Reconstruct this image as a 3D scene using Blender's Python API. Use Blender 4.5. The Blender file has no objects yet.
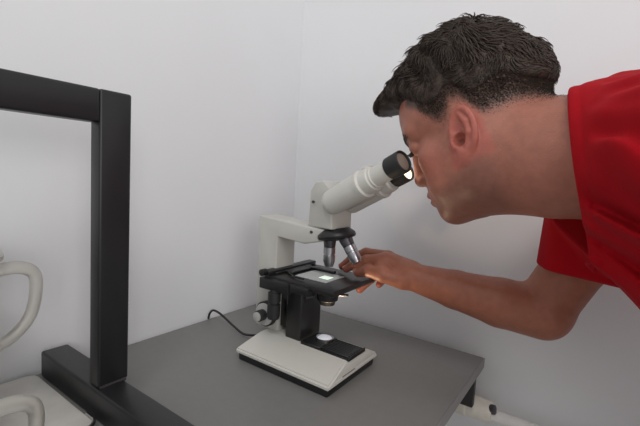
import bpy, bmesh, math
import numpy as np
from mathutils import Vector, Matrix

# ------------------------------------------------------------------ camera, light, exposure
scn = bpy.context.scene
COL = scn.collection
CAM = Vector((.768, -.905, 1.12))
yaw, pitch, roll = math.radians(35.0), math.radians(5.3), math.radians(3.35)
fw = Vector((-math.sin(yaw) * math.cos(pitch), math.cos(yaw) * math.cos(pitch), -math.sin(pitch)))
rt = fw.cross(Vector((0, 0, 1))).normalized()
up = rt.cross(fw)
r2 = math.cos(roll) * rt + math.sin(roll) * up
u2 = -math.sin(roll) * rt + math.cos(roll) * up
cd = bpy.data.cameras.new('camera')
cd.sensor_width = 36.0
cd.lens = 36.0 * 397 / 640
cd.clip_start = .02
cam = bpy.data.objects.new('camera', cd)
COL.objects.link(cam)
cam.matrix_world = Matrix(((r2.x, u2.x, -fw.x, CAM.x), (r2.y, u2.y, -fw.y, CAM.y), (r2.z, u2.z, -fw.z, CAM.z), (0, 0, 0, 1)))
scn.camera = cam

world = bpy.data.worlds.new('world')
scn.world = world
world.use_nodes = True
wb = world.node_tree.nodes['Background']
wb.inputs[0].default_value = (.97, .98, 1.0, 1)
wb.inputs[1].default_value = .52


def area(name, loc, target, size, power, color=(1, 1, 1)):
    l = bpy.data.lights.new(name, 'AREA')
    l.shape = 'RECTANGLE'
    l.size, l.size_y = size
    l.energy = power
    l.color = color
    o = bpy.data.objects.new(name, l)
    COL.objects.link(o)
    o.location = loc
    o.rotation_euler = (Vector(target) - Vector(loc)).to_track_quat('-Z', 'Y').to_euler()
    return o


area('ceiling_light', (1.15, -1.55, 2.66), (.35, -.45, .3), (1.0, .5), 13.5, (1.0, .985, .96))
area('side_fill', (2.5, -1.75, 1.55), (0, -.35, .95), (.9, .9), 14, (1.0, .99, .97))  # added fill from the right, brightens the lower part of the left wall

scn.view_settings.view_transform = 'Standard'
scn.view_settings.look = 'None'
scn.view_settings.gamma = 1
scn.view_settings.use_curve_mapping = False
scn.view_settings.exposure = 0.0


# ------------------------------------------------------------------ materials
def lin(c):
    return tuple((x / 255 / 12.92) if x / 255 <= .04045 else ((x / 255 + .055) / 1.055) ** 2.4 for x in c)


def mat(name, rgb, rough=.5, metal=0., spec=.5, noise=0., nscale=20., bump=0., bscale=200., attr=False, emit=None,
        trans=0., sss=0., sheen=0., detail=4., stretch=None):
    m = bpy.data.materials.new(name)
    m.use_nodes = True
    nt = m.node_tree
    b = nt.nodes['Principled BSDF']
    c = lin(rgb)
    b.inputs['Base Color'].default_value = (*c, 1)
    b.inputs['Roughness'].default_value = rough
    b.inputs['Metallic'].default_value = metal
    b.inputs['Specular IOR Level'].default_value = spec
    b.inputs['Transmission Weight'].default_value = trans
    if sss:
        b.inputs['Subsurface Weight'].default_value = sss
        b.inputs['Subsurface Radius'].default_value = (1, .35, .2)
        b.inputs['Subsurface Scale'].default_value = .006
    if sheen:
        b.inputs['Sheen Weight'].default_value = sheen
    if emit:
        b.inputs['Emission Color'].default_value = (*lin(emit[0]), 1)
        b.inputs['Emission Strength'].default_value = emit[1]
    tc = nt.nodes.new('ShaderNodeTexCoord')
    src = tc.outputs['Object']
    if stretch:
        mp = nt.nodes.new('ShaderNodeMapping')
        mp.inputs['Scale'].default_value = stretch
        nt.links.new(src, mp.inputs[0])
        src = mp.outputs[0]
    base = None
    if attr:
        a = nt.nodes.new('ShaderNodeAttribute')
        a.attribute_name = 'Col'
        base = a.outputs['Color']
    if noise:
        n = nt.nodes.new('ShaderNodeTexNoise')
        n.inputs['Scale'].default_value = nscale
        n.inputs['Detail'].default_value = detail
        nt.links.new(src, n.inputs['Vector'])
        r = nt.nodes.new('ShaderNodeMapRange')
        r.inputs['From Min'].default_value = .25
        r.inputs['From Max'].default_value = .75
        r.inputs['To Min'].default_value = 1 - noise
        r.inputs['To Max'].default_value = 1 + noise
        nt.links.new(n.outputs['Fac'], r.inputs['Value'])
        v = nt.nodes.new('ShaderNodeVectorMath')
        v.operation = 'SCALE'
        if base:
            nt.links.new(base, v.inputs[0])
        else:
            v.inputs[0].default_value = c
        nt.links.new(r.outputs[0], v.inputs['Scale'])
        base = v.outputs[0]
    if base:
        nt.links.new(base, b.inputs['Base Color'])
    if bump:
        n2 = nt.nodes.new('ShaderNodeTexNoise')
        n2.inputs['Scale'].default_value = bscale
        n2.inputs['Detail'].default_value = 3
        nt.links.new(src, n2.inputs['Vector'])
        bp = nt.nodes.new('ShaderNodeBump')
        bp.inputs['Strength'].default_value = bump
        bp.inputs['Distance'].default_value = .002
        nt.links.new(n2.outputs['Fac'], bp.inputs['Height'])
        nt.links.new(bp.outputs[0], b.inputs['Normal'])
    return m


M = dict(
    wall=mat('painted_wall', (233, 233, 235), .8, noise=.025, nscale=2.2, bump=.12, bscale=35),
    floor=mat('floor_tile', (190, 186, 180), .5, noise=.05, nscale=6),
    top=mat('grey_laminate', (126, 125, 123), .42, noise=.03, nscale=60, spec=.35),
    edge=mat('grey_edge_band', (138, 136, 135), .5, noise=.02, nscale=60),
    under=mat('dark_underframe', (44, 42, 42), .5, noise=.05, nscale=30),
    steel=mat('black_painted_steel', (32, 32, 34), .38, noise=.10, nscale=14, bump=.10, bscale=90, stretch=(1, 1, 1)),
    marble=mat('marbled_laminate', (188, 185, 180), .4, noise=.12, nscale=22, detail=8),
    chrome=mat('chrome', (200, 200, 200), .18, metal=1),
    milky=mat('milky_plastic', (234, 231, 224), .35, trans=.78, noise=.02, nscale=30),
    ivory=mat('light_grey_enamel', (193, 191, 184), .42, noise=.015, nscale=40),
    ivory2=mat('pale_grey_enamel', (207, 205, 198), .4, noise=.015, nscale=40),
    black=mat('black_enamel', (30, 30, 31), .42, noise=.06, nscale=60),
    satin=mat('satin_black', (36, 35, 35), .33, noise=.08, nscale=40),
    rubber=mat('black_rubber', (36, 36, 37), .6, noise=.05, nscale=80),
    metal=mat('brushed_metal', (178, 178, 182), .28, metal=1, noise=.06, nscale=150),
    gunmetal=mat('dark_metal', (92, 90, 94), .35, metal=.8, noise=.05, nscale=150),
    grey=mat('mid_grey_plastic', (172, 171, 168), .45, noise=.03, nscale=60),
    tag=mat('dull_name_plate', (120, 112, 98), .4, noise=.10, nscale=300),
    lamp=mat('frosted_lamp_lens', (215, 218, 222), .25, emit=((235, 240, 255), .22)),
    eyeglass=mat('eyepiece_glass', (128, 118, 108), .18, noise=.05, nscale=80),
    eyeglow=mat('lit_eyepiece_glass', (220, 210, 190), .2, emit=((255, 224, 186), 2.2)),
    slide=mat('glass_slide', (205, 210, 207), .12, trans=.25, noise=.02, nscale=50),
    specimen=mat('glowing_specimen', (190, 205, 185), .3, noise=.1, nscale=200, emit=((225, 240, 225), .8)),  # emission stands in for illuminator light coming through from below
    pipe=mat('white_pipe', (236, 234, 230), .4, noise=.05, nscale=40),
    pipe2=mat('yellowed_fitting', (228, 222, 210), .5, noise=.10, nscale=60),
    skin=mat('skin', (200, 140, 118), .46, attr=True, noise=.11, nscale=80, bump=.22, bscale=420, sss=.0, spec=.4),
    nail=mat('finger_nail', (178, 126, 108), .3),
    hair=mat('dark_brown_hair', (62, 51, 44), .5, noise=.30, nscale=60, spec=.35),
    shirt=mat('red_cotton', (168, 5, 22), .9, noise=.07, nscale=14, bump=.10, bscale=700, spec=.2),
    denim=mat('dark_denim', (44, 52, 72), .8, noise=.15, nscale=300),
    shoe=mat('brown_leather', (60, 44, 34), .45, noise=.1, nscale=50),
    eye=mat('eye', (215, 208, 202), .12),
    iris=mat('iris', (58, 40, 28), .1, noise=.2, nscale=400),
)


# ------------------------------------------------------------------ object helpers
def empty(name, loc, label, cat, group=None):
    o = bpy.data.objects.new(name, None)
    COL.objects.link(o)
    o.empty_display_size = .05
    o.location = loc
    tag(o, label, cat, group)
    return o


def tag(o, label, cat, group=None):
    o['label'] = label
    o['category'] = cat
    if group:
        o['group'] = group


def wloc(o):
    v = Vector((0, 0, 0))
    while o:
        v += o.location
        o = o.parent
    return v


def obj(name, bm, m, parent=None, smooth=True, label=None, origin=None):
    """bm holds world coordinates; link as one mesh object"""
    off = wloc(parent) if parent else Vector((0, 0, 0))
    org = Vector(origin) if origin is not None else off
    me = bpy.data.meshes.new(name)
    bmesh.ops.translate(bm, vec=-org, verts=bm.verts)
    bmesh.ops.recalc_face_normals(bm, faces=bm.faces)
    bm.to_mesh(me)
    bm.free()
    ms = m if isinstance(m, (list, tuple)) else [m]
    for x in ms:
        me.materials.append(x)
    o = bpy.data.objects.new(name, me)
    COL.objects.link(o)
    if parent:
        o.parent = parent
    o.location = org - off
    if smooth:
        me.shade_smooth()
        try:
            me.set_sharp_from_angle(angle=math.radians(38))
        except Exception:
            pass
    if label:
        o['label'] = label
    return o


def structure(name, bm, m):
    o = obj(name, bm, m, smooth=False)
    o['kind'] = 'structure'
    return o


def merge(bm, tmp, mi=0):
    me = bpy.data.meshes.new('t')
    tmp.to_mesh(me)
    tmp.free()
    n = len(bm.faces)
    bm.from_mesh(me)
    bpy.data.meshes.remove(me)
    bm.faces.ensure_lookup_table()
    if mi:
        for f in bm.faces[n:]:
            f.material_index = mi


def box(bm, lo, hi, bev=.0, seg=2, mi=0):
    t = bmesh.new()
    bmesh.ops.create_cube(t, size=1)
    lo, hi = Vector(lo), Vector(hi)
    for v in t.verts:
        v.co = Vector(((v.co.x + .5) * (hi.x - lo.x) + lo.x, (v.co.y + .5) * (hi.y - lo.y) + lo.y, (v.co.z + .5) * (hi.z - lo.z) + lo.z))
    if bev:
        bmesh.ops.bevel(t, geom=t.edges[:], offset=bev, segments=seg, affect='EDGES', profile=.5)
    merge(bm, t, mi)


def prism(bm, pts, y0, y1, axis='Y', bev=0., seg=2):
    """outline extruded along an axis; pts are (x,z) for Y, (x,y) for Z, (y,z) for X"""
    t = bmesh.new()

    def P(a, b, c):
        return {'Y': (a, c, b), 'Z': (a, b, c), 'X': (c, a, b)}[axis]
    A = [t.verts.new(P(a, b, y0)) for a, b in pts]
    B = [t.verts.new(P(a, b, y1)) for a, b in pts]
    n = len(pts)
    t.faces.new(A)
    t.faces.new(B[::-1])
    for i in range(n):
        t.faces.new((A[i], B[i], B[(i + 1) % n], A[(i + 1) % n]))
    bmesh.ops.recalc_face_normals(t, faces=t.faces)
    if bev:
        bmesh.ops.bevel(t, geom=t.edges[:], offset=bev, segments=seg, affect='EDGES', profile=.5)
    merge(bm, t)


def lathe(bm, p, d, prof, n=40, mi=0):
    """profile [(distance along d, radius)] revolved about the line p + t d"""
    d = Vector(d).normalized()
    a = d.orthogonal().normalized()
    b = d.cross(a)
    p = Vector(p)
    rings = []
    n0 = len(bm.faces)
    for t, r in prof:
        if r <= 1e-6:
            rings.append([bm.verts.new(p + d * t)])
        else:
            rings.append([bm.verts.new(p + d * t + (a * math.cos(2 * math.pi * i / n) + b * math.sin(2 * math.pi * i / n)) * r) for i in range(n)])
    fs = []
    for R0, R1 in zip(rings, rings[1:]):
        for i in range(n):
            j = (i + 1) % n
            if len(R0) == 1 and len(R1) == 1:
                continue
            if len(R0) == 1:
                fs.append(bm.faces.new((R0[0], R1[i], R1[j])))
            elif len(R1) == 1:
                fs.append(bm.faces.new((R0[i], R0[j], R1[0])))
            else:
                fs.append(bm.faces.new((R0[i], R0[j], R1[j], R1[i])))
    for f in fs:
        f.material_index = mi


def cyl(bm, p0, p1, r, r1=None, n=32, bev=.001):
    p0, p1 = Vector(p0), Vector(p1)
    L = (p1 - p0).length
    r1 = r if r1 is None else r1
    b = min(bev, r * .5, r1 * .5, L * .4)
    lathe(bm, p0, p1 - p0, [(0, 0), (0, r - b), (b, r), (L - b, r1), (L, r1 - b), (L, 0)], n)


def catmull(pts, k=10):
    P = [Vector(p) for p in pts]
    P = [P[0] * 2 - P[1]] + P + [P[-1] * 2 - P[-2]]
    out = []
    for i in range(1, len(P) - 2):
        a, b, c, d = P[i - 1:i + 3]
        for s in range(k):
            t = s / k
            out.append(.5 * ((2 * b) + (c - a) * t + (2 * a - 5 * b + 4 * c - d) * t * t + (3 * b - a - 3 * c + d) * t ** 3))
    out.append(P[-2])
    return out


def tube(bm, path, r, n=12, sy=1.):
    """round (or flattened, sy) tube along a path; r is a number or a list"""
    P = [Vector(p) for p in path]
    rr = r if isinstance(r, (list, tuple)) else [r] * len(P)
    up = None
    rings = []
    for i, p in enumerate(P):
        t = (P[min(i + 1, len(P) - 1)] - P[max(i - 1, 0)]).normalized()
        if up is None:
            up = t.orthogonal().normalized()
        up = (up - t * up.dot(t)).normalized()
        s = t.cross(up)
        rings.append([bm.verts.new(p + (up * math.cos(2 * math.pi * k / n) + s * math.sin(2 * math.pi * k / n) * sy) * rr[i]) for k in range(n)])
    for A, B in zip(rings, rings[1:]):
        for k in range(n):
            bm.faces.new((A[k], A[(k + 1) % n], B[(k + 1) % n], B[k]))
    bm.faces.new(rings[0][::-1])
    bm.faces.new(rings[-1])


# ------------------------------------------------------------------ the setting
bm = bmesh.new(); box(bm, (-.12, -3.4, 0), (0, .17, 2.7)); structure('wall_left', bm, M['wall'])
bm = bmesh.new(); box(bm, (0, .05, 0), (3.4, .17, 2.7)); structure('wall_back', bm, M['wall'])
bm = bmesh.new(); box(bm, (-.12, -3.4, -.1), (3.4, .17, 0)); structure('floor', bm, M['floor'])

# ------------------------------------------------------------------ work table
TX0, TX1, TY0, TY1, TZ = .004, .600, -1.32, -.012, .750
tb = empty('work_table', (.3, -.66, 0), 'grey laminate work table in the corner carrying the microscope', 'table')
bm = bmesh.new(); box(bm, (TX0, TY0, TZ - .022), (TX1 - .0015, TY1, TZ), .0012, 1); obj('tabletop', bm, M['top'], tb, False)
bm = bmesh.new(); box(bm, (TX1 - .0015, TY0, TZ - .0215), (TX1, TY1, TZ - .0004), .0003, 1); obj('edge_band', bm, M['edge'], tb, False, 'lighter grey edge strip')
for x in (.02, .49):
    for y in (-1.29, -.06):
        bm = bmesh.new(); box(bm, (x, y - .02, 0), (x + .04, y + .02, TZ - .022), .002, 1); obj('leg', bm, M['under'], tb, False)
for (lo, hi) in (((.03, -.034, .640), (.588, -.016, .728)), ((.06, -1.3, .66), (.47, -1.28, .728)), ((.03, -1.27, .66), (.05, -.08, .728)), ((.48, -1.27, .66), (.50, -.08, .728))):
    bm = bmesh.new(); box(bm, lo, hi, .002, 1); obj('apron', bm, M['under'], tb, False)

# ------------------------------------------------------------------ black steel frame
fr = empty('steel_frame', (.19, -.6, TZ), 'black square-tube steel frame standing on the grey table left of the microscope', 'frame')
FZ = .795
for y0 in (-.637, -1.262):
    bm = bmesh.new(); box(bm, (.015, y0, TZ), (.59, y0 + .043, FZ), .004, 3); obj('foot', bm, M['steel'], fr)
    py0 = y0 + .004
    bm = bmesh.new(); box(bm, (.178, py0, FZ), (.205, py0 + .045, 1.2205), .0035, 3); obj('post', bm, M['steel'], fr)
    bm = bmesh.new()
    wp = [(.206, py0 + .002, FZ + .001), (.206, py0 + .022, FZ + .0012), (.206, py0 + .040, FZ + .001)]
    tube(bm, catmull(wp, 4), .0024, 8); obj('weld_bead', bm, M['gunmetal'], fr)
bm = bmesh.new(); box(bm, (.178, -1.214, 1.1755), (.205, -.6325, 1.2202), .0035, 3); obj('top_rail', bm, M['steel'], fr)

# ------------------------------------------------------------------ marbled slab with the plastic jugs
sl = empty('marbled_slab', (.1, -.9, TZ), 'pale marbled slab with a chrome corner lying on the table beside the black foot bar', 'slab')


def rounded(x0, y0, x1, y1, r, k=8):
    out = []
    for cx, cy, a0 in ((x1 - r, y1 - r, 0), (x0 + r, y1 - r, 90), (x0 + r, y0 + r, 180), (x1 - r, y0 + r, 270)):
        for i in range(k + 1):
            a = math.radians(a0 + 90 * i / k)
            out.append((cx + r * math.cos(a), cy + r * math.sin(a)))
    return out


bm = bmesh.new(); prism(bm, rounded(.022, -1.17, .232, -.648, .016), TZ, TZ + .012, 'Z', .001, 1); obj('slab', bm, M['marble'], sl)
bm = bmesh.new()
tube(bm, [Vector((x, y, TZ + .0115)) for x, y in rounded(.022, -1.17, .2335, -.6465, .016)[:9]] + [Vector((.2, -.6465, TZ + .0115))], .0028, 10)
obj('chrome_corner', bm, M['chrome'], sl, True, 'chrome corner trim')


def jug(name, cx, cy, z0, h, r, hz0, hz1, reach, label):
    j = empty(name, (cx, cy, z0), label, 'jug', None)
    bm = bmesh.new()
    t = .0025
    lathe(bm, (cx, cy, z0), (0, 0, 1), [(0, 0), (0, r * .84), (.006, r * .88), (h * .6, r * .97), (h * .93, r), (h - .004, r * 1.07), (h, r * 1.07), (h, r * 1.02), (h * .93, r - t), (h * .6, r * .97 - t), (.008, r * .86 - t), (.006, 0)], 48)
    obj('body', bm, M['milky'], j)
    bm = bmesh.new()
    y0 = cy + r * .95
    pts = [(cx, y0 - .004, hz1 - .002), (cx, y0 + reach * .55, hz1), (cx, y0 + reach * .93, hz1 - .010), (cx, y0 + reach, hz1 - .032), (cx, y0 + reach * .86, hz0 + (hz1 - hz0) * .35), (cx, y0 + reach * .45, hz0 + .012), (cx, y0 - .004, hz0)]
    tube(bm, catmull(pts, 8), .0072, 14, 1.25)
    obj('handle', bm, M['milky'], j)
    bm = bmesh.new()
    lathe(bm, (cx, cy, z0 + h), (0, 0, 1), [(-.004, r * 1.07), (-.004, r * 1.10), (.001, r * 1.10), (.001, r * 1.0), (-.004, r * 1.07)], 48)
    obj('rim', bm, M['milky'], j)
    return j


jug('plastic_jug', .150, -.808, TZ + .012, .238, .072, .872, .977, .050, 'tall milky plastic jug with a looped handle at the left edge of the photo')
jug('plastic_jug', .288, -.838, TZ, .128, .050, .780, .864, .052, 'low milky plastic jug in front of the tall jug, only its handle top in view')

# ------------------------------------------------------------------ wall pipe
pp = empty('wall_pipe', (.56, .012, .60), 'white plastic pipe running low along the wall past the table corner', 'pipe')
PZ = .616
bm = bmesh.new(); cyl(bm, (.47, .014, PZ), (1.9, .014, PZ), .013, n=24); obj('pipe', bm, M['pipe'], pp)
bm = bmesh.new(); lathe(bm, (.482, .012, PZ + .006), (1, 0, 0), [(0, 0), (0, .022), (.004, .024), (.05, .024), (.052, .0265), (.085, .0265), (.088, .024), (.135, .023), (.14, .020), (.14, 0)], 32); obj('coupling', bm, M['pipe2'], pp, True, 'yellowed plastic coupling')
bm = bmesh.new(); lathe(bm, (.616, .004, PZ + .017), (1, 0, .15), [(0, 0), (0, .009), (.003, .0105), (.012, .010), (.014, .007), (.014, 0)], 20); obj('clamp_screw', bm, M['gunmetal'], pp, True, 'dark metal clamp screw')
for x in (1.0, 1.6):
    bm = bmesh.new(); box(bm, (x, .012, PZ - .02), (x + .018, .05, PZ + .02), .003, 2); obj('wall_clip', bm, M['pipe'], pp)

# ------------------------------------------------------------------ microscope
AX, AY = .345, -.262
mc = empty('microscope', (.31, -.28, TZ), 'light grey binocular microscope with black stage standing on the grey table', 'microscope')
# base
bm = bmesh.new(); box(bm, (.216, -.369, TZ), (.429, -.203, TZ + .0155), .003, 2); obj('base_plate', bm, M['black'], mc, True, 'black base plate')
bm = bmesh.new()
t = bmesh.new()
L0 = [(.212, -.374), (.434, -.374), (.434, -.198), (.212, -.198)]
L1 = [(.218, -.310), (.427, -.310), (.427, -.238), (.218, -.238)]
V = [[t.verts.new((x, y, z)) for x, y in L] for L, z in ((L0, .7645), (L0, .774), (L1, .792))]
t.faces.new(V[0]); t.faces.new(V[2])
for A, B in ((V[0], V[1]), (V[1], V[2])):
    for i in range(4):
        t.faces.new((A[i], A[(i + 1) % 4], B[(i + 1) % 4], B[i]))
bmesh.ops.recalc_face_normals(t, faces=t.faces)
bmesh.ops.bevel(t, geom=t.edges[:], offset=.0030, segments=4, affect='EDGES')
merge(bm, t)
base = obj('base', bm, M['ivory2'], mc)
bm = bmesh.new(); box(bm, (.4305, -.330, .7695), (.4335, -.285, .7745), .0008, 1); obj('name_plate', bm, M['tag'], base, True, 'small dull plate on the front of the base')
bm = bmesh.new(); box(bm, (.318, -.304, .7905), (.430, -.243, .7945), .0015, 2)
for i in range(9):
    y = -.3005 + i * .0063
    box(bm, (.366, y, .794), (.426, y + .0036, .7975), .0006, 1)
box(bm, (.318, -.304, .794), (.365, -.243, .7975), .001, 1)
box(bm, (.426, -.304, .794), (.430, -.243, .7975), .001, 1)
gp = obj('grooved_plate', bm, M['black'], mc, True, 'black ribbed plate')
bm = bmesh.new(); lathe(bm, (AX + .002, -.262, .797), (0, 0, 1), [(0, 0), (0, .0185), (.003, .0185), (.004, .017), (.0035, .0155), (0, .0155)], 40); obj('lamp_ring', bm, M['metal'], mc, True, 'bright metal lamp ring')
bm = bmesh.new(); lathe(bm, (AX + .002, -.262, .798), (0, 0, 1), [(0, .0155), (.003, .013), (.0045, .007), (.005, 0)], 40); obj('lamp_lens', bm, M['lamp'], mc, True, 'glowing frosted lamp lens')
ll = bpy.data.lights.new('lamp_glow', 'SPOT'); ll.energy = 1.1; ll.color = (1, .78, .52); ll.spot_size = math.radians(95); ll.spot_blend = .6; ll.shadow_soft_size = .012
lo = bpy.data.objects.new('lamp_glow', ll); COL.objects.link(lo); lo.parent = mc
lo.location = Vector((AX + .006, -.262, .806)) - mc.location
lo.rotation_euler = Vector((.35, .30, .9)).to_track_quat('-Z', 'Y').to_euler()

# arm (C shape)
bm = bmesh.new()
arm = [(.178, .790), (.178, 1.030), (.300, 1.021), (.372, 1.019), (.374, 1.004), (.330, .992), (.300, .985), (.231, .990), (.231, .905), (.243, .875), (.243, .790)]
prism(bm, arm, -.287, -.226, 'Y', .0035, 3)
obj('arm', bm, M['ivory'], mc)
# focus column
bm = bmesh.new(); box(bm, (.272, -.298, .789), (.312, -.228, .905), .005, 3); box(bm, (.238, -.278, .80), (.275, -.235, .89), .003, 2); obj('focus_block', bm, M['satin'], mc)
# stage
ST = .915
bm = bmesh.new(); box(bm, (.226, -.316, ST - .012), (.396, -.158, ST), .0025, 2); box(bm, (.225, -.300, ST - .026), (.335, -.185, ST - .011), .003, 2)
stg = obj('stage', bm, M['satin'], mc, True, 'black stage plate')
bm = bmesh.new(); box(bm, (.224, -.328, ST - .026), (.300, -.300, ST - .004), .002, 2); box(bm, (.300, -.326, ST - .020), (.345, -.306, ST - .004), .003, 2); obj('stage_drive', bm, M['black'], mc)
bm = bmesh.new(); box(bm, (.221, -.318, ST), (.242, -.158, ST + .008), .0015, 2); box(bm, (.238, -.300, ST), (.246, -.17, ST + .004), .001, 1)
obj('slide_rail', bm, M['black'], mc)
bm = bmesh.new(); lathe(bm, (.231, -.318, ST + .006), (0, -1, 0), [(0, 0), (0, .007), (.012, .007), (.013, .005), (.013, 0)], 24); obj('rail_knob', bm, M['black'], mc)
bm = bmesh.new()
box(bm, (.246, -.211, ST + .0003), (.326, -.200, ST + .006), .001, 1)
box(bm, (.246, -.276, ST + .0003), (.268, -.205, ST + .005), .001, 1)
tube(bm, catmull([(.25, -.272, ST + .004), (.285, -.295, ST + .004), (.315, -.300, ST + .0045)], 6), .002, 8)
obj('slide_holder', bm, M['black'], mc)
# stage drive stem and focus knobs
bm = bmesh.new()
lathe(bm, (.262, -.323, ST - .024), (0, 0, -1), [(0, 0), (0, .009), (.004, .009), (.005, .0125), (.024, .0125), (.025, .010), (.028, .010), (.029, .0130), (.052, .0130), (.058, .011), (.060, 0)], 32)
obj('drive_knob', bm, M['rubber'], mc)
KX, KZ = .225, .829
bm = bmesh.new(); lathe(bm, (KX, -.286, KZ), (0, -1, 0), [(0, 0), (0, .012), (.016, .012), (.016, 0)], 32); obj('focus_shaft', bm, M['black'], mc)
bm = bmesh.new(); lathe(bm, (KX, -.298, KZ), (0, -1, 0), [(0, 0), (0, .0245), (.001, .0262), (.010, .0262), (.0115, .0245), (.010, .0232), (.012, 0)], 48); ck = obj('coarse_knob', bm, M['rubber'], mc)
bm = bmesh.new(); lathe(bm, (KX, -.309, KZ), (0, -1, 0), [(0, 0), (0, .0230), (.0025, .0230), (.003, .022), (.003, 0)], 48); obj('knob_face', bm, M['grey'], ck, True, 'grey dial face')
bm = bmesh.new(); lathe(bm, (KX, -.312, KZ), (0, -1, 0), [(0, 0), (0, .0105), (.002, .0115), (.016, .0115), (.018, .010), (.018, 0)], 32); fk = obj('fine_knob', bm, M['rubber'], mc)
bm = bmesh.new(); lathe(bm, (KX, -.330, KZ), (0, -1, 0), [(0, 0), (0, .0095), (.0028, .0095), (.0036, .008), (.0036, 0)], 32); obj('knob_cap', bm, M['grey'], fk, True, 'grey cap')
# condenser
bm = bmesh.new(); lathe(bm, (AX, -.258, ST - .012), (0, 0, -1), [(0, 0), (0, .026), (.010, .026), (.012, .022), (.026, .021), (.028, .017), (.036, .015), (.037, 0)], 40); obj('condenser', bm, M['black'], mc)
for p0, p1 in (((.325, -.275, .882), (.298, -.290, .874)), ((.36, -.25, .888), (.384, -.243, .890))):
    bm = bmesh.new(); cyl(bm, p0, p1, .0028, n=12); obj('condenser_lever', bm, M['gunmetal'], mc, True, 'grey metal lever')
# nosepiece and objectives
nd = Vector((.22, 0, -1)).normalized()
NP = Vector((.358, AY, 1.017))
bm = bmesh.new(); lathe(bm, NP, nd, [(-.004, 0), (-.004, .026), (.001, .032), (.005, .0365), (.010, .0378), (.014, .036), (.018, .024), (.020, 0)], 48); obj('nosepiece', bm, M['black'], mc, True, 'black turret disc')


ROT = Matrix.Rotation(math.radians(-13), 3, 'Z')


def turn(bm):
    bmesh.ops.rotate(bm, cent=(AX, AY, 0), matrix=ROT, verts=bm.verts)
    return bm


def objective(p0, p1, k):
    p0, p1 = Vector(p0), Vector(p1)
    L = (p1 - p0).length
    bm = bmesh.new()
    lathe(bm, p0, p1 - p0, [(L * .30, 0), (L * .30, .0100), (L * .33, .0116), (L * .55, .0116), (L * .56, .0100), (L * .60, .0100), (L * .61, .0116), (L * .84, .0112), (L * .90, .0100), (L, .0085 if k else .0085), (L, 0)], 28)
    o = obj('objective', bm, M['metal'], mc, True, 'bright metal objective')
    bm = bmesh.new()
    lathe(bm, p0, p1 - p0, [(-.006, 0), (-.006, .0128), (.004, .0128), (L * .22, .0118), (L * .31, .0112), (L * .31, 0)], 28)
    obj('collar', bm, M['gunmetal'], o, True, 'dark collar')


objective((.345, AY, 1.001), (.3465, AY, .945), 1)
objective((.382, AY - .002, 1.004), (.412, AY - .004, .964), 0)
# head
bm = bmesh.new()
prism(bm, [(.309, 1.020), (.311, 1.092), (.325, 1.109), (.346, 1.112), (.374, 1.092), (.376, 1.022)], -.290, -.236, 'Y', .003, 3)
hd = obj('head_block', turn(bm), M['ivory'], mc)
bm = bmesh.new(); lathe(bm, (.320, -.289, 1.070), (0, -1, 0), [(0, 0), (0, .0030), (.002, .0030), (.002, 0)], 16); obj('head_screw', bm, M['gunmetal'], hd)
bm = bmesh.new(); lathe(bm, (.318, -.287, 1.011), (0, -1, 0), [(0, 0), (0, .0030), (.002, .0030), (.002, 0)], 16); obj('head_screw', bm, M['gunmetal'], hd)
bd = Vector((.892, 0, .452)).normalized()
for yb in (-.291, -.235):
    b0 = Vector((.375 + (.008 if yb < -.26 else 0), yb, 1.077))
    bm = bmesh.new()
    lathe(bm, b0, bd, [(-.022, 0), (-.020, .014), (-.015, .020), (-.009, .0228), (-.002, .0235), (.070, .0235), (.071, .0250), (.078, .0250), (.079, .0235), (.0805, .0215), (.098, .0210), (.100, .0190), (.100, 0)], 48)
    br = obj('barrel', turn(bm), M['ivory2'], mc)
    if yb > -.26:
        b0 = b0 - bd * .028                         # this eyepiece sits deeper in its tube
    bm = bmesh.new()
    lathe(bm, b0, bd, [(.100, 0), (.100, .0190), (.104, .0190), (.105, .0168), (.140, .0164), (.140, 0)], 40)
    obj('eyepiece_tube', turn(bm), M['ivory2'], br)
    bm = bmesh.new()
    lathe(bm, b0, bd, [(.134, 0), (.134, .0172), (.136, .0184), (.160, .0184), (.163, .0180), (.164, .0168), (.163, .0155), (.160, .0150), (.160, 0)], 40)
    cup = obj('eyepiece_cup', turn(bm), M['rubber'], mc, True, 'black rubber eyecup')
    bm = bmesh.new()
    lathe(bm, b0, bd, [(.1602, .0149), (.1625, .010), (.1635, 0)], 32)
    obj('eyepiece_lens', turn(bm), M['eyeglass'] if yb < -.26 else M['eyeglow'], cup)
bm = bmesh.new()
nb = Vector((-bd.z, 0, bd.x))
c0 = Vector((.375, 0, 1.077))
q = [c0 + bd * a + nb * b for a, b in ((-.008, -.018), (-.012, .017), (.070, .017), (.070, -.020))]
prism(bm, [(v.x, v.z) for v in q], -.290, -.236, 'Y', .002, 2)
obj('binocular_body', turn(bm), M['ivory'], mc)
bm = bmesh.new(); lathe(bm, c0 + bd * .083 + nb * .012 + Vector((0, -.272, 0)), nb, [(-.03, 0), (-.03, .012), (.014, .012), (.016, .010), (.016, 0)], 28); obj('width_dial', turn(bm), M['ivory2'], mc)
# cord
bm = bmesh.new()
tube(bm, catmull([(.006, -.272, .752), (.010, -.272, .766), (.026, -.274, .779), (.060, -.280, .779), (.110, -.288, .768), (.150, -.292, .760), (.186, -.290, .766)], 8), .0026, 10)
obj('power_cord', bm, M['rubber'], mc, True, 'thin black cord')

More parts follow.
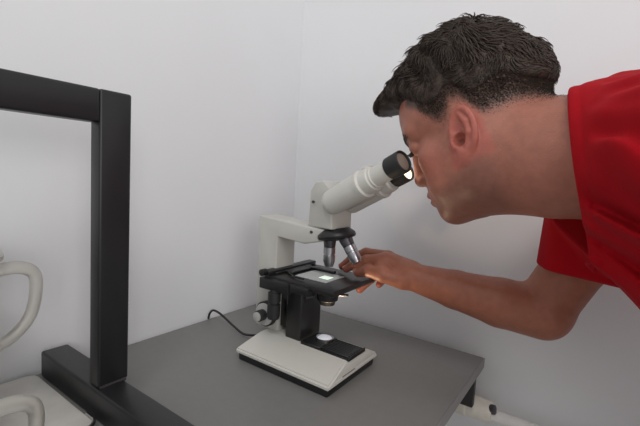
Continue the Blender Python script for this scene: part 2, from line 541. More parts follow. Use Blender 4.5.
# slide on the stage (a thing of its own)
gs = empty('microscope_slide', (.312, -.236, ST), 'clear glass slide lying on the black microscope stage under the objective', 'slide')
ca, sa = math.cos(math.radians(8)), math.sin(math.radians(8))
bm = bmesh.new(); box(bm, (.278, -.280, ST), (.354, -.213, ST + .0016), .0003, 1); obj('glass', bm, M['slide'], gs, False)
bm = bmesh.new(); box(bm, (.322, -.260, ST + .0017), (.344, -.238, ST + .0020), .0001, 1); obj('specimen', bm, M['specimen'], gs, False, 'brightly lit specimen square')


# ------------------------------------------------------------------ sculpting with smooth distance fields
class Field:
    def __init__(s):
        s.ops = []

    def add(s, kind, k, fn, c, r):
        s.ops.append((kind, k, fn, np.array(c, float), r))

    def cone(s, a, b, ra, rb=None, k=.015, kind='u'):
        a, b = np.array(a, float), np.array(b, float)
        rb = ra if rb is None else rb
        ba = b - a
        L2 = max(ba @ ba, 1e-12)

        def fn(p):
            q = p - a
            t = np.clip(q @ ba / L2, 0, 1)
            return np.linalg.norm(q - t[:, None] * ba, axis=1) - (ra + (rb - ra) * t)
        s.add(kind, k, fn, (a + b) / 2, np.sqrt(L2) / 2 + max(ra, rb))

    def chain(s, pts, rad, k=.006, kind='u'):
        for i in range(len(pts) - 1):
            s.cone(pts[i], pts[i + 1], rad[i], rad[i + 1], k, kind)

    def ell(s, c, r, R=None, k=.015, kind='u'):
        c, r = np.array(c, float), np.array(r, float)

        def fn(p):
            q = p - c
            if R is not None:
                q = q @ R
            k0 = np.linalg.norm(q / r, axis=1)
            k1 = np.linalg.norm(q / (r * r), axis=1)
            return np.where(k1 > 1e-9, k0 * (k0 - 1) / np.maximum(k1, 1e-9), -r.min())
        s.add(kind, k, fn, c, r.max())

    def fun(s, kind, fn, k=.002):
        s.add(kind, k, fn, (0, 0, 0), 1e3)

    def eval(s, p, c=None, hd=0.):
        d = np.full(len(p), .12)
        for kind, k, fn, bc, br in s.ops:
            if c is not None and br < 100 and np.linalg.norm(bc - c) > br + hd + k + .012:
                continue
            e = fn(p)
            if kind == 'u':
                h = np.maximum(k - np.abs(d - e), 0) / k
                d = np.minimum(d, e) - h * h * k * .25
            elif kind == 's':
                e = -e
                h = np.maximum(k - np.abs(d - e), 0) / k
                d = np.maximum(d, e) + h * h * k * .25
            elif kind == 'i':
                h = np.maximum(k - np.abs(d - e), 0) / k
                d = np.maximum(d, e) + h * h * k * .25
            elif kind == 'd':
                d = d + e
        return d

    def grid(s, xs, ys, zs, B=14):
        D = np.full((len(xs), len(ys), len(zs)), .12, np.float32)
        for i in range(0, len(xs), B):
            X = xs[i:i + B]
            for j in range(0, len(ys), B):
                Y = ys[j:j + B]
                for l in range(0, len(zs), B):
                    Z = zs[l:l + B]
                    lo = np.array([X[0], Y[0], Z[0]]); hi = np.array([X[-1], Y[-1], Z[-1]])
                    c = (lo + hi) / 2
                    hd = np.linalg.norm(hi - lo) / 2
                    dc = s.eval(c[None, :], c, hd)[0]
                    if abs(dc) > hd * 1.35 + .015:
                        D[i:i + B, j:j + B, l:l + B] = dc
                        continue
                    g = np.stack(np.meshgrid(X, Y, Z, indexing='ij'), -1).reshape(-1, 3)
                    D[i:i + B, j:j + B, l:l + B] = s.eval(g, c, hd).reshape(len(X), len(Y), len(Z))
        return D


def axis_steps(*segs):
    """(start, stop, step) runs -> rectilinear coordinates"""
    out = []
    for a, b, st in segs:
        n = max(1, int(round((b - a) / st)))
        out.append(a + (b - a) * np.arange(n) / n)
    out.append(np.array([segs[-1][1]]))
    return np.concatenate(out)


def surface(D, xs, ys, zs):
    S = D < 0
    n = np.zeros(tuple(x - 1 for x in D.shape), np.int8)
    for a in (0, 1):
        for b in (0, 1):
            for c in (0, 1):
                n += S[a:S.shape[0] - 1 + a, b:S.shape[1] - 1 + b, c:S.shape[2] - 1 + c]
    cell = np.argwhere((n > 0) & (n < 8))
    idx = np.full(n.shape, -1, np.int32)
    idx[cell[:, 0], cell[:, 1], cell[:, 2]] = np.arange(len(cell))
    ax = (xs, ys, zs)
    acc = np.zeros((len(cell), 3)); cnt = np.zeros(len(cell))
    for d in range(3):
        o1, o2 = [q for q in range(3) if q != d]
        for a in (0, 1):
            for b in (0, 1):
                c0 = cell.copy(); c0[:, o1] += a; c0[:, o2] += b
                c1 = c0.copy(); c1[:, d] += 1
                v0 = D[c0[:, 0], c0[:, 1], c0[:, 2]]; v1 = D[c1[:, 0], c1[:, 1], c1[:, 2]]
                m = (v0 < 0) != (v1 < 0)
                t = np.where(m, v0 / np.where(m, v0 - v1, 1), 0)
                P = np.empty((len(cell), 3))
                for q in range(3):
                    P[:, q] = ax[q][c0[:, q]]
                P[:, d] += t * (ax[d][c1[:, d]] - ax[d][c0[:, d]])
                acc += P * m[:, None]; cnt += m
    verts = acc / cnt[:, None]
    faces = []
    for d in range(3):
        o1, o2 = [(1, 2), (2, 0), (0, 1)][d]
        s0 = [slice(None)] * 3; s1 = [slice(None)] * 3
        s0[d] = slice(0, -1); s1[d] = slice(1, None)
        ch = S[tuple(s0)] != S[tuple(s1)]
        e = np.argwhere(ch)
        ok = (e[:, o1] > 0) & (e[:, o2] > 0) & (e[:, o1] < n.shape[o1]) & (e[:, o2] < n.shape[o2])
        e = e[ok]
        inside = S[e[:, 0], e[:, 1], e[:, 2]]
        q = []
        for a, b in ((1, 1), (0, 1), (0, 0), (1, 0)):
            c = e.copy(); c[:, o1] -= a; c[:, o2] -= b
            q.append(idx[c[:, 0], c[:, 1], c[:, 2]])
        q = np.stack(q, 1)
        q[~inside] = q[~inside][:, ::-1]
        faces.append(q)
    return verts, np.concatenate(faces)


def np_mesh(name, verts, faces, m, parent, smooth_it=2, origin=(0, 0, 0), colors=None, label=None):
    faces = faces[(faces >= 0).all(1)]
    verts = verts.copy()
    e = np.concatenate([faces[:, [0, 1]], faces[:, [1, 2]], faces[:, [2, 3]], faces[:, [3, 0]]])
    for it in range(smooth_it):
        for lam in (.5, -.52):
            acc = np.zeros_like(verts); cnt = np.zeros(len(verts))
            for a, b in ((0, 1), (1, 0)):
                np.add.at(cnt, e[:, a], 1)
                for q in range(3):
                    acc[:, q] += np.bincount(e[:, a], verts[e[:, b], q], len(verts))
            cnt = np.maximum(cnt, 1)
            verts += lam * (acc / cnt[:, None] - verts)
    me = bpy.data.meshes.new(name)
    me.vertices.add(len(verts)); me.loops.add(faces.size); me.polygons.add(len(faces))
    off = np.array(wloc(parent)) if parent else np.zeros(3)
    me.vertices.foreach_set('co', (verts - off).astype(np.float32).ravel())
    me.loops.foreach_set('vertex_index', faces.astype(np.int32).ravel())
    me.polygons.foreach_set('loop_start', np.arange(0, faces.size, 4, dtype=np.int32))
    me.update(calc_edges=True)
    me.validate()
    if colors is not None:
        c = colors(verts)
        at = me.attributes.new('Col', 'FLOAT_COLOR', 'POINT')
        at.data.foreach_set('color', np.concatenate([c, np.ones((len(c), 1))], 1).astype(np.float32).ravel())
    me.materials.append(m)
    me.shade_smooth()
    o = bpy.data.objects.new(name, me)
    COL.objects.link(o)
    if parent:
        o.parent = parent
    if label:
        o['label'] = label
    return o, verts, faces


# ------------------------------------------------------------------ the person
ang = math.radians(30)
HF = np.array([-math.cos(ang), 0, -math.sin(ang)]); HU = np.array([-math.sin(ang), 0, math.cos(ang)]); HL = np.array([0, -1., 0])
HO = np.array([.6085, -.256, 1.190])
HS = 1.06
HR = np.stack([HF, HU, HL], 1)


def H(f, u, l=0.):
    return HO + HS * (f * HF + u * HU + l * HL)


def hloc(p):
    return (p - HO) @ HR / HS


person = empty('person', (1.28, -.285, 0), 'person in a red t-shirt leaning over to look into the microscope', 'person')

B = Field()


def he(f, u, l, rf, ru, rl, k=.02, kind='u'):
    for s_ in ((1, -1) if l else (1,)):
        B.ell(H(f, u, l * s_), (rf * HS, ru * HS, rl * HS), HR, k, kind)


def hc(a, b, ra, rb, k=.015, kind='u'):
    for s_ in ((1, -1) if (a[2] or b[2]) else (1,)):
        B.cone(H(a[0], a[1], a[2] * s_), H(b[0], b[1], b[2] * s_), ra * HS, rb * HS, k, kind)


# skull and face
he(-.012, .058, 0, .103, .090, .078)
he(.040, .066, 0, .054, .055, .060)
he(.040, -.020, 0, .052, .066, .056)
he(.035, -.053, 0, .046, .039, .050)
hc((.002, -.012, .060), (.010, -.063, .054), .018, .020, .025)
hc((.010, -.060, .054), (.074, -.077, .014), .020, .018, .03)
he(.076, -.075, 0, .017, .018, .022, .015)
hc((.086, .050, .012), (.072, .052, .046), .0115, .010, .014)
he(.060, .000, .044, .022, .020, .020, .02)
he(.052, -.040, .040, .030, .030, .024, .025)
he(.082, -.042, 0, .018, .024, .030, .015)
# eyes
he(.096, .028, .034, .010, .011, .014, .014, 's')
he(.0775, .029, .033, .0136, .0136, .0136, .004)
hc((.0925, .0235, .022), (.088, .0225, .045), .0028, .0028, .002, 's')
# nose
hc((.0915, .036, 0), (.103, -.008, 0), .0080, .0095, .012)
he(.104, -.014, 0, .0108, .0098, .0108, .008)
he(.096, -.018, .0120, .0115, .0085, .0070, .007)
he(.097, -.0255, .0060, .005, .0045, .0035, .003, 's')
# lips
hc((.100, -.042, .004), (.088, -.046, .022), .0062, .0045, .006)
hc((.098, -.054, .004), (.087, -.050, .021), .0070, .0045, .006)
hc((.108, -.0480, 0.0001), (.092, -.0485, .022), .0020, .0016, .003, 's')
# neck
B.cone((.640, -.280, 1.172), (.775, -.285, 1.168), .072, .072, .035)
B.cone(H(-.03, -.05), (.72, -.285, 1.156), .052, .065, .035)
B.cone(H(.030, -.072), (.70, -.285, 1.146), .030, .058, .03)
# ear
EL = .0785


def ear(sgn):
    a = math.radians(14)
    eu = math.cos(a) * HU - math.sin(a) * HF      # ear long axis leans back
    ef = math.cos(a) * HF + math.sin(a) * HU
    out = HL * sgn
    c = H(.003, -.004, EL * sgn)

    def E(x, y, z):                               # x back, y up, z out (plus flare to the back)
        x, y = x * 1.34, y * 1.28
        return c - ef * x + eu * y + out * (z * 1.1 + .48 * (x + .012))
    tb = -ef + .48 * out; tb = tb / np.linalg.norm(tb)
    on = out + .48 * ef; on = on / np.linalg.norm(on)
    ax3 = np.stack([tb, eu, on], 1)
    B.cone(E(-.006, .012, -.003), E(-.004, -.014, -.003), .009, .007, .006)
    B.ell(E(.001, .006, .0038), (.0240, .0360, .0074), ax3, .004)
    B.ell(E(-.003, -.021, .003), (.0105, .0115, .0054), ax3, .006)
    B.ell(E(-.001, .008, .0112), (.0188, .0300, .0085), ax3, .002, 's')
    B.chain([E(.001, .024, .0035), E(.0065, .014, .0045), E(.0080, .002, .0045), E(.003, -.011, .0040)], (.0034, .0040, .0042, .0040), .003)
    B.chain([E(-.013, .012, .003), E(-.010, .004, .0035), E(-.003, .0045, .002)], (.0036, .003, .002), .003)
    B.cone(E(-.0125, -.002, .0045), E(-.010, -.009, .0045), .0046, .0040, .004)
    B.ell(E(-.004, -.002, .0055), (.0095, .0095, .0095), ax3, .002, 's')
    B.ell(E(-.005, -.004, .000), (.0040, .0048, .008), ax3, .002, 's')


ear(1); ear(-1)
# torso, shoulders
B.ell((.915, -.285, 1.135), (.140, .175, .106), None, .03)
B.ell((1.04, -.285, 1.085), (.20, .170, .120), None, .06)
B.ell((1.22, -.285, .985), (.15, .160, .125), None, .06)
B.cone((.775, -.285, 1.170), (.850, -.440, 1.170), .068, .062, .035)
B.cone((.790, -.285, 1.160), (.815, -.130, 1.115), .064, .056, .035)
# right arm (far from the lens, working the slide)
B.chain([(.805, -.115, 1.115), (.752, -.112, 1.010), (.712, -.122, .925)], (.056, .047, .046), .01)
B.cone((.708, -.126, .907), (.640, -.146, .914), .0465, .0435, .010)
B.cone((.640, -.146, .914), (.565, -.167, .926), .0435, .0350, .006)
B.cone((.565, -.167, .926), (.490, -.186, .938), .0350, .0262, .006)
# right hand
WR = (.488, -.186, .940)
for mcp, r in (((.430, -.186, .963), .0125), ((.427, -.167, .964), .0125), ((.428, -.149, .957), .0115), ((.434, -.133, .947), .0105)):
    B.cone((.480, -.178, .942), mcp, .0185, r, .014)
B.cone((.474, -.200, .930), (.437, -.212, .936), .0165, .0135, .012)
B.cone((.470, -.165, .925), (.445, -.145, .932), .016, .013, .014)
RF = [([(.430, -.188, .962), (.394, -.196, .955), (.365, -.196, .9415), (.344, -.190, .9275)], (.0130, .0113, .0100, .0080)),
      ([(.427, -.168, .964), (.378, -.170, .964), (.347, -.172, .9485), (.324, -.174, .9270)], (.0130, .0113, .0100, .0082)),
      ([(.428, -.149, .957), (.398, -.133, .930), (.378, -.141, .903), (.362, -.158, .8800)], (.0118, .0105, .0095, .0082)),
      ([(.434, -.133, .947), (.412, -.118, .922), (.400, -.121, .904), (.395, -.133, .8930)], (.0108, .0093, .0083, .0072)),
      ([(.440, -.212, .937), (.408, -.212, .9395), (.381, -.203, .9295)], (.0148, .0125, .0102))]
B.cone((.438, -.208, .942), (.424, -.196, .953), .0115, .0110, .010)
for pts, rad in RF:
    B.chain(pts, rad, .0040)
# left arm: hangs, hand rests on the thigh
B.chain([(.865, -.462, 1.160), (.955, -.505, 1.040), (1.010, -.520, .965)], (.060, .055, .047), .03)
B.chain([(1.010, -.520, .960), (1.040, -.490, .880), (1.072, -.450, .795)], (.046, .042, .027), .02)
B.cone((1.075, -.445, .785), (1.088, -.410, .715), .022, .026, .02)
for i, (dy, ln) in enumerate(((-.030, .060), (-.010, .072), (.011, .066), (.030, .050))):
    a = np.array((1.086, -.408 + dy, .705)); b = a + (.006, .004 + dy * .2, -ln * .55); c = b + (.014, .002, -ln * .45)
    B.chain([a, b, c], (.0105, .0095, .0075), .005)
B.chain([(1.078, -.432, .765), (1.075, -.385, .735), (1.079, -.365, .71)], (.015, .0115, .009), .006)

xs = axis_steps((.31, .46, .0014), (.46, .53, .0018), (.53, .585, .0018), (.585, .655, .00125), (.655, .74, .003), (.74, 1.40, .006))
ys = axis_steps((-.60, -.40, .006), (-.40, -.385, .0025), (-.385, -.345, .0012), (-.34, -.23, .0022), (-.23, -.11, .0015), (-.11, -.02, .004))
zs = axis_steps((.62, .86, .006), (.86, .98, .0014), (.98, 1.04, .003), (1.04, 1.14, .0019), (1.14, 1.245, .00125), (1.245, 1.28, .002), (1.28, 1.36, .003))
D = B.grid(xs, ys, zs)
v, f = surface(D, xs, ys, zs)

SK = np.array(lin((165, 107, 90))); RED = np.array(lin((180, 100, 88))); LIP = np.array(lin((138, 72, 66)))
BEARD = np.array(lin((118, 82, 72))); STUB = np.array(lin((78, 62, 54))); NAIL = np.array(lin((214, 164, 148))); TAN = np.array(lin((156, 96, 73)))


def sstep(a, b, x):
    t = np.clip((x - a) / (b - a), 0, 1)
    return t * t * (3 - 2 * t)


def hairline(fc):
    """lower limit of the hair on the side of the head, head frame"""
    return np.interp(fc, [-.14, -.121, -.10, -.07, -.045, -.03, -.012, .0, .008, .016, .024, .034, .05, .07, .09, .12],
                     [-.008, -.006, -.002, .010, .012, .012, .047, .052, .044, .036, .036, .046, .068, .088, .102, .108])


def skin_color(P):
    q = hloc(P)
    fc, uc, lc = q[:, 0], q[:, 1], np.abs(q[:, 2])
    head = sstep(.755, .70, P[:, 0]) * sstep(1.0, 1.05, P[:, 2])
    c = np.repeat(SK[None], len(P), 0)

    def mix(w, col):
        c[:] = c * (1 - w[:, None]) + col * w[:, None]
    arm = 1 - sstep(1.02, 1.04, P[:, 2])
    mix(arm * .8, TAN)
    for pts, rad in RF:
        t = np.linalg.norm(P - np.array(pts[-1]), axis=1)
        mix(sstep(.022, .006, t) * .45, RED)
    # cheeks, ears, nose
    mix(head * sstep(.045, .0, np.linalg.norm(q - [.055, -.012, 0] - np.stack([0 * lc, 0 * lc, np.sign(q[:, 2]) * .05], 1), axis=1)) * .6, RED)
    mix(head * sstep(.076, .083, lc) * sstep(.045, .035, np.abs(uc)) * sstep(-.029, -.022, fc) * .8, RED)
    mix(head * sstep(.105, .118, fc) * .4, RED)
    # beard shadow
    bd_ = head * sstep(-.040, -.060, uc - .25 * (.06 - fc)) * sstep(-.128, -.105, uc) * sstep(-.03, .005, fc)
    mix(bd_ * .55, BEARD)
    # lips
    lipw = head * sstep(.0095, .006, np.abs(uc + .048)) * sstep(.085, .090, fc) * sstep(.024, .019, lc)
    mix(lipw * .8, LIP)
    # clipped hair on the scalp
    hl = hairline(fc)
    fade = head * sstep(hl - .012, hl + .012, uc) * sstep(.0, .01, .100 - fc + uc * .02)
    front = sstep(.094, .104, uc + (.0) * fc)
    fade = np.where(fc > .035, head * np.maximum(front, sstep(hl - .004, hl + .010, uc) * sstep(.050, .058, lc + .0)), fade)
    mix(np.clip(fade, 0, 1) * .92, STUB)
    return c


body, bv, bf = np_mesh('body', v, f, M['skin'], person, 1, colors=skin_color)

# finger nails
for tip, prev, n_ in (((.381, -.203, .9295), (.408, -.212, .9395), (-.15, -.72, .68)), ((.344, -.190, .9275), (.365, -.196, .9415), (-.45, -.25, .86)), ((.324, -.174, .9270), (.347, -.172, .9485), (-.62, -.1, .78))):
    r_ = .0102 if tip[0] > .37 else .0081
    dv = (Vector(tip) - Vector(prev)).normalized()
    nv = Vector(n_); nv = (nv - dv * nv.dot(dv)).normalized()
    sv = dv.cross(nv)
    bm = bmesh.new()
    bmesh.ops.create_uvsphere(bm, u_segments=20, v_segments=12, radius=1)
    for vv in bm.verts:
        x, y, z = vv.co
        vv.co = Vector(tip) + dv * (x * r_ * .72 + r_ * .15) + sv * (y * r_ * .62) + nv * (z * .0011 + r_ * .93 - (y * y) * r_ * .20)
    obj('nail', bm, M['nail'], person)

# eyes
for s_ in (1, -1):
    bm = bmesh.new()
    c = H(.0775, .029, .033 * s_)
    t = bmesh.new(); bmesh.ops.create_uvsphere(t, u_segments=24, v_segments=16, radius=.0122 * HS)
    gz = Vector(HF * .94 - HU * .34).normalized()
    for vv in t.verts:
        vv.co = Vector(c) + vv.co
    merge(bm, t)
    for fc_ in bm.faces:
        if (fc_.calc_center_median() - Vector(c)).normalized().dot(gz) > .88:
            fc_.material_index = 1
    obj('eye', bm, [M['eye'], M['iris']], person)

# hair -----------------------------------------------------------------
HA = Field()
SC = Field()
SC.ell(H(-.012, .058), (.103 * HS, .090 * HS, .078 * HS), HR, .02)
SC.ell(H(.040, .066), (.054 * HS, .055 * HS, .060 * HS), HR, .02)
SC.ell(H(-.085, .02), (.034 * HS, .050 * HS, .052 * HS), HR, .03)


def hair_volume(p):
    q = hloc(p)
    fc, uc = q[:, 0], q[:, 1]
    a = np.clip((uc - hairline(fc)) / .075, 0, 1)
    th = -.001 + .0055 * a + .017 * sstep(.050, .140, uc) * sstep(-.115, -.05, fc)
    wave = .0028 * np.sin(fc * 150 + 2.4 * np.sin(q[:, 2] * 70)) * np.sin(q[:, 2] * 120 + 2 * np.sin(fc * 80)) * sstep(.04, .12, uc)
    return SC.eval(p) - (th + wave) * HS


HA.add('u', .012, hair_volume, HO, 50.)
HA.ell(H(.084, .122), (.046, .019, .050), HR, .03)


def hair_cut(p):
    q = hloc(p)
    w = hairline(q[:, 0]) + .016 * sstep(-.02, -.06, q[:, 0])
    front = sstep(.045, .085, q[:, 0])
    w = w * (1 - front) + np.maximum(w, .098 + .0 * q[:, 0]) * front
    return (w + .012 * (1 - front) - q[:, 1]) * .8


HA.fun('i', hair_cut, .020)
xs = axis_steps((.40, .76, .0028)); ys = axis_steps((-.40, -.17, .0028)); zs = axis_steps((1.14, 1.42, .0028))
D = HA.grid(xs, ys, zs)
v, f = surface(D, xs, ys, zs)
f = f[(f >= 0).all(1)]
# locks of hair on the cap
rng = np.random.default_rng(5)
fn_ = np.cross(v[f[:, 2]] - v[f[:, 0]], v[f[:, 3]] - v[f[:, 1]])
ar = np.linalg.norm(fn_, axis=1)
fn_ /= np.maximum(ar, 1e-12)[:, None]
ctr = v[f].mean(1)
qc = hloc(ctr)
bod = B.eval(ctr)
nrm_out = bod > .0005
pr_ = ar * nrm_out * (1 + 2.5 * (qc[:, 0] > .075))
pick = rng.choice(len(f), 13000, p=pr_ / pr_.sum())
LV, LF = [v], [f]
base_n = len(v)
bod_v = None
NS = 6
roots = ctr[pick] + (v[f[pick, 0]] - ctr[pick]) * rng.uniform(0, 1, (len(pick), 1))
nr = fn_[pick]
ql = hloc(roots)
above = np.clip((ql[:, 1] - hairline(ql[:, 0])) / .09, 0, 1)
length = (.004 + .018 * above) * rng.uniform(.7, 1.35, len(pick))
length *= np.where(ql[:, 0] > .06, 1.15, 1)
# combing: forward and to the side over the top, down at the back
top = sstep(.07, .14, ql[:, 1])
comb = HF[None] * (.75 + .25 * top)[:, None] + HU[None] * (-.25 - .35 * (1 - top))[:, None] + HL[None] * (np.sign(ql[:, 2]) * .15)[:, None]
back = sstep(-.03, -.09, ql[:, 0])
comb = comb * (1 - back)[:, None] + (-HU[None] * .8 - HF[None] * .25) * back[:, None]
ph = 2.6 * np.sin(ql[:, 0] * 62 + 2.0 * np.sin(ql[:, 2] * 48)) + 2.4 * np.sin(ql[:, 2] * 75 + 1.7 * np.sin(ql[:, 0] * 55 + 1)) + 1.5 * np.sin(ql[:, 1] * 70)
side = np.cross(nr, comb)
side /= np.maximum(np.linalg.norm(side, axis=1), 1e-6)[:, None]
curl = .8 * np.sin(ph) + rng.normal(0, .22, len(pick))
d0 = comb + side * curl[:, None]
d0 -= nr * (d0 * nr).sum(1)[:, None]
d0 /= np.maximum(np.linalg.norm(d0, axis=1), 1e-6)[:, None]
lift = (.25 + .65 * rng.random(len(pick)) * (.3 + .7 * above))
rad0 = (.00045 + .0006 * above) * rng.uniform(.7, 1.2, len(pick))
pos = roots - nr * .001
dirv = d0 + nr * lift[:, None]
rings = []
for i in range(NS):
    t = i / (NS - 1)
    dirv = dirv / np.linalg.norm(dirv, axis=1)[:, None]
    a1 = np.cross(dirv, nr); a1 /= np.maximum(np.linalg.norm(a1, axis=1), 1e-6)[:, None]
    a2 = np.cross(dirv, a1)
    r = rad0 * (1 - t) ** .7 + .00012
    rings.append(np.stack([pos + (a1 * math.cos(q_) + a2 * math.sin(q_)) * r[:, None] for q_ in (0, 2.094, 4.189)], 1))
    pos = pos + dirv * (length / (NS - 1))[:, None]
    dirv = dirv + nr * (-.30) + side * (.34 * np.sin(ph + 1.5))[:, None]
R_ = np.stack(rings, 1)                      # locks x NS x 3 x xyz
nl = len(pick)
LV.append(R_.reshape(-1, 3))
ii = base_n + np.arange(nl)[:, None] * (NS * 3)
for i in range(NS - 1):
    for k in range(3):
        k2 = (k + 1) % 3
        LF.append(np.concatenate([ii + i * 3 + k, ii + i * 3 + k2, ii + (i + 1) * 3 + k2, ii + (i + 1) * 3 + k], 1))
# clipped stubble on the fade round the ears and nape
fb = bv[bf].mean(1)
qb = hloc(fb)
nb_ = np.cross(bv[bf[:, 2]] - bv[bf[:, 0]], bv[bf[:, 3]] - bv[bf[:, 1]])
arb = np.linalg.norm(nb_, axis=1)
nb_ /= np.maximum(arb, 1e-12)[:, None]
du = qb[:, 1] - hairline(qb[:, 0])
wgt = arb * (fb[:, 2] > 1.1) * (fb[:, 0] < .74) * sstep(-.012, .014, du) * (du < .050) * ((np.abs(qb[:, 2]) > .045) | (qb[:, 0] < 0)) * (np.abs(qb[:, 2]) < .0805) * (qb[:, 0] < .045)
pk = rng.choice(len(bf), 17000, p=wgt / wgt.sum())
rt_ = fb[pk] + (bv[bf[pk, 0]] - fb[pk]) * rng.uniform(0, 1, (len(pk), 1))
ln_ = (.0022 + .0035 * sstep(.0, .03, du[pk])) * rng.uniform(.7, 1.2, len(pk))
dn_ = nb_[pk] * .55 - HU[None] * .7 - HF[None] * .35 + rng.normal(0, .25, (len(pk), 3))
dn_ /= np.linalg.norm(dn_, axis=1)[:, None]
s1 = np.cross(dn_, nb_[pk]); s1 /= np.maximum(np.linalg.norm(s1, axis=1), 1e-6)[:, None]
s2 = np.cross(dn_, s1)
b1 = sum(len(x) for x in LV)
R2 = []
for t, r in ((0, .00030), (1, .00010)):
    R2.append(np.stack([rt_ - nb_[pk] * .0003 + dn_ * (ln_ * t)[:, None] + (s1 * math.cos(q_) + s2 * math.sin(q_)) * r for q_ in (0, 2.094, 4.189)], 1))
R2 = np.stack(R2, 1)
LV.append(R2.reshape(-1, 3))
jj = b1 + np.arange(len(pk))[:, None] * 6
for k in range(3):
    LF.append(np.concatenate([jj + k, jj + (k + 1) % 3, jj + 3 + (k + 1) % 3, jj + 3 + k], 1))
hair, _, _ = np_mesh('hair', np.concatenate(LV), np.concatenate(LF), M['hair'], person, 0, label='short dark brown tousled hair, clipped at the sides')

# eyebrows
for s_ in (1, -1):
    bm = bmesh.new()
    r3 = np.random.default_rng(9)
    for i in range(110):
        t = r3.random()
        fpos = .0985 - .024 * t ** 1.6
        p0 = H(fpos, .043 + .006 * math.sin(t * 2.6) + r3.uniform(-.0035, .0035), (.012 + .036 * t) * s_)
        # settle the root on the skin
        for _ in range(6):
            d_ = B.eval(p0[None])[0]
            p0 = p0 - HF * d_ * .8
        dd = HL * s_ * .0075 + HU * r3.uniform(-.002, .003) - HF * .004
        p0 = p0 - HF * .0002
        tube(bm, [p0, p0 + dd * .5 + HF * .0012, p0 + dd + HF * .0006], [.0005, .0005, .0001], 4)
    obj('eyebrow', bm, M['hair'], person)
    bm = bmesh.new()
    for i in range(26):
        t = i / 25
        p0 = H(.0905 - .0045 * t, .0245, (.022 + .023 * t) * s_)
        tube(bm, [p0, p0 + HF * .005 - HU * .002, p0 + HF * .009 - HU * .0015], [.0004, .0003, .0001], 4)
    obj('eyelashes', bm, M['hair'], person)

# shirt ------------------------------------------------------------------
SH = Field()
SH.ell((.900, -.285, 1.133), (.160, .192, .124), None, .05)
SH.ell((1.04, -.285, 1.075), (.21, .186, .140), None, .06)
SH.ell((1.19, -.285, 1.000), (.17, .185, .150), None, .06)
SH.cone((.775, -.285, 1.166), (.850, -.440, 1.172), .087, .076, .04)
SH.cone((.700, -.285, 1.166), (.780, -.285, 1.166), .081, .086, .025)
SH.cone((.785, -.285, 1.150), (.800, -.130, 1.110), .088, .088, .05)
SH.cone((.787, -.128, 1.105), (.757, -.112, .955), .093, .072, .03)
SH.cone((.800, -.265, 1.105), (.885, -.300, 1.050), .074, .090, .05)
SH.cone((.865, -.462, 1.162), (.950, -.500, 1.055), .074, .070, .03)


def folds(p):
    s1 = p[:, 0] * .62 + p[:, 2] * .78 + .12 * p[:, 1]
    s2 = -p[:, 0] * .55 + p[:, 2] * .75 - .5 * p[:, 1]
    low = sstep(1.26, 1.10, p[:, 2])
    w = .0062 * np.sin(s1 * 165 + 2.2 * np.sin(s2 * 22) + 1.5 * np.sin(p[:, 1] * 30)) + .0028 * np.sin(s1 * 330 + 3 * np.sin(s2 * 31 + 1))
    return (w - .005) * (.2 + .8 * low) * sstep(.742, .768, p[:, 0] + .35 * np.maximum(p[:, 1] + .22, 0))


SH.fun('d', folds)
SH.fun('i', lambda p: np.minimum(.991 - .09 * (p[:, 0] - .69) - p[:, 2], np.minimum(.900 - p[:, 0], p[:, 1] + .21)) * .9)
SH.fun('i', lambda p: np.minimum(-.435 - p[:, 1], (p[:, 0] - .940) * .66 - (p[:, 2] - 1.062) * .75) * .9)


def neck_hole(p):
    r = np.sqrt(((p[:, 1] + .285) / 1.0) ** 2 + (p[:, 2] - 1.165) ** 2)
    lim = .740 - .22 * (p[:, 2] - 1.165) - .03 * np.abs(p[:, 1] + .285)
    return np.maximum(p[:, 0] - lim, r - .135)


SH.fun('s', neck_hole)


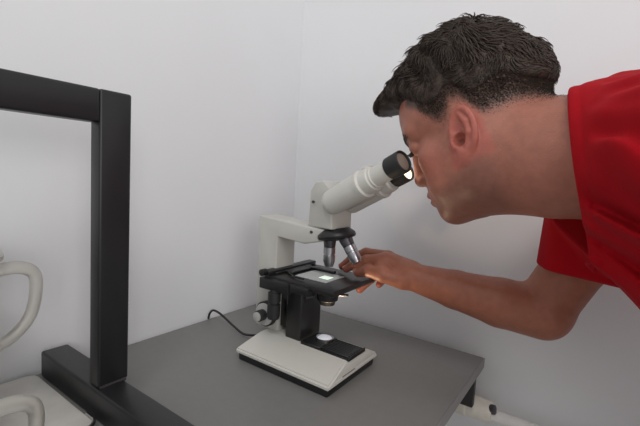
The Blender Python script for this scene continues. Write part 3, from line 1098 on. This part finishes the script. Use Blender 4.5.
def collar_seam(p):
    r = np.sqrt((p[:, 1] + .285) ** 2 + (p[:, 2] - 1.165) ** 2)
    t = p[:, 0] - (.740 - .22 * (p[:, 2] - 1.165) - .03 * np.abs(p[:, 1] + .285))
    return .0014 * np.exp(-((t - .013) / .0025) ** 2) * (r < .15)


SH.fun('d', collar_seam)
SH.fun('i', lambda p: np.minimum((1.036 - .76 * (p[:, 0] - .735) - p[:, 2]) * .8, np.minimum(-.19 - p[:, 1], .92 - p[:, 0])), .02)
SH.fun('i', lambda p: (p[:, 0] - 1.27) * .85 + (.98 - p[:, 2]) * .5)
xs = axis_steps((.64, .90, .003), (.90, 1.42, .006)); ys = axis_steps((-.62, -.50, .006), (-.50, 0.0, .0032)); zs = axis_steps((.80, .96, .005), (.96, 1.30, .003))
D = SH.grid(xs, ys, zs)
v, f = surface(D, xs, ys, zs)
np_mesh('shirt', v, f, M['shirt'], person, 1, label='red short-sleeved t-shirt')

# trousers and shoes (below the frame)
TR = Field()
TR.ell((1.245, -.285, .955), (.145, .178, .150), None, .05)
for s_ in (-1, 1):
    y = -.285 + .09 * s_
    TR.chain([(1.245, y, .90), (1.215, y + .01 * s_, .50), (1.30, y + .015 * s_, .11)], (.098, .072, .062), .03)
TR.fun('i', lambda p: .075 - p[:, 2])
TR.fun('d', lambda p: .003 * np.sin(p[:, 2] * 60 + 2 * np.sin(p[:, 1] * 40)))
xs = axis_steps((1.05, 1.45, .008)); ys = axis_steps((-.53, -.04, .008)); zs = axis_steps((.04, 1.14, .008))
D = TR.grid(xs, ys, zs)
v, f = surface(D, xs, ys, zs)
np_mesh('trousers', v, f, M['denim'], person, 1, label='dark blue jeans')
for s_ in (-1, 1):
    S_ = Field()
    y = -.285 + .105 * s_
    S_.cone((1.315, y, .045), (1.10, y + .01 * s_, .030), .045, .036, .03)
    S_.cone((1.315, y, .045), (1.305, y, .11), .046, .044, .03)
    S_.fun('i', lambda p: .001 - p[:, 2])
    xs = axis_steps((1.04, 1.39, .006)); ys = axis_steps((y - .08, y + .08, .006)); zs = axis_steps((-.02, .18, .006))
    D = S_.grid(xs, ys, zs)
    v, f = surface(D, xs, ys, zs)
    np_mesh('shoe', v, f, M['shoe'], person, 1)
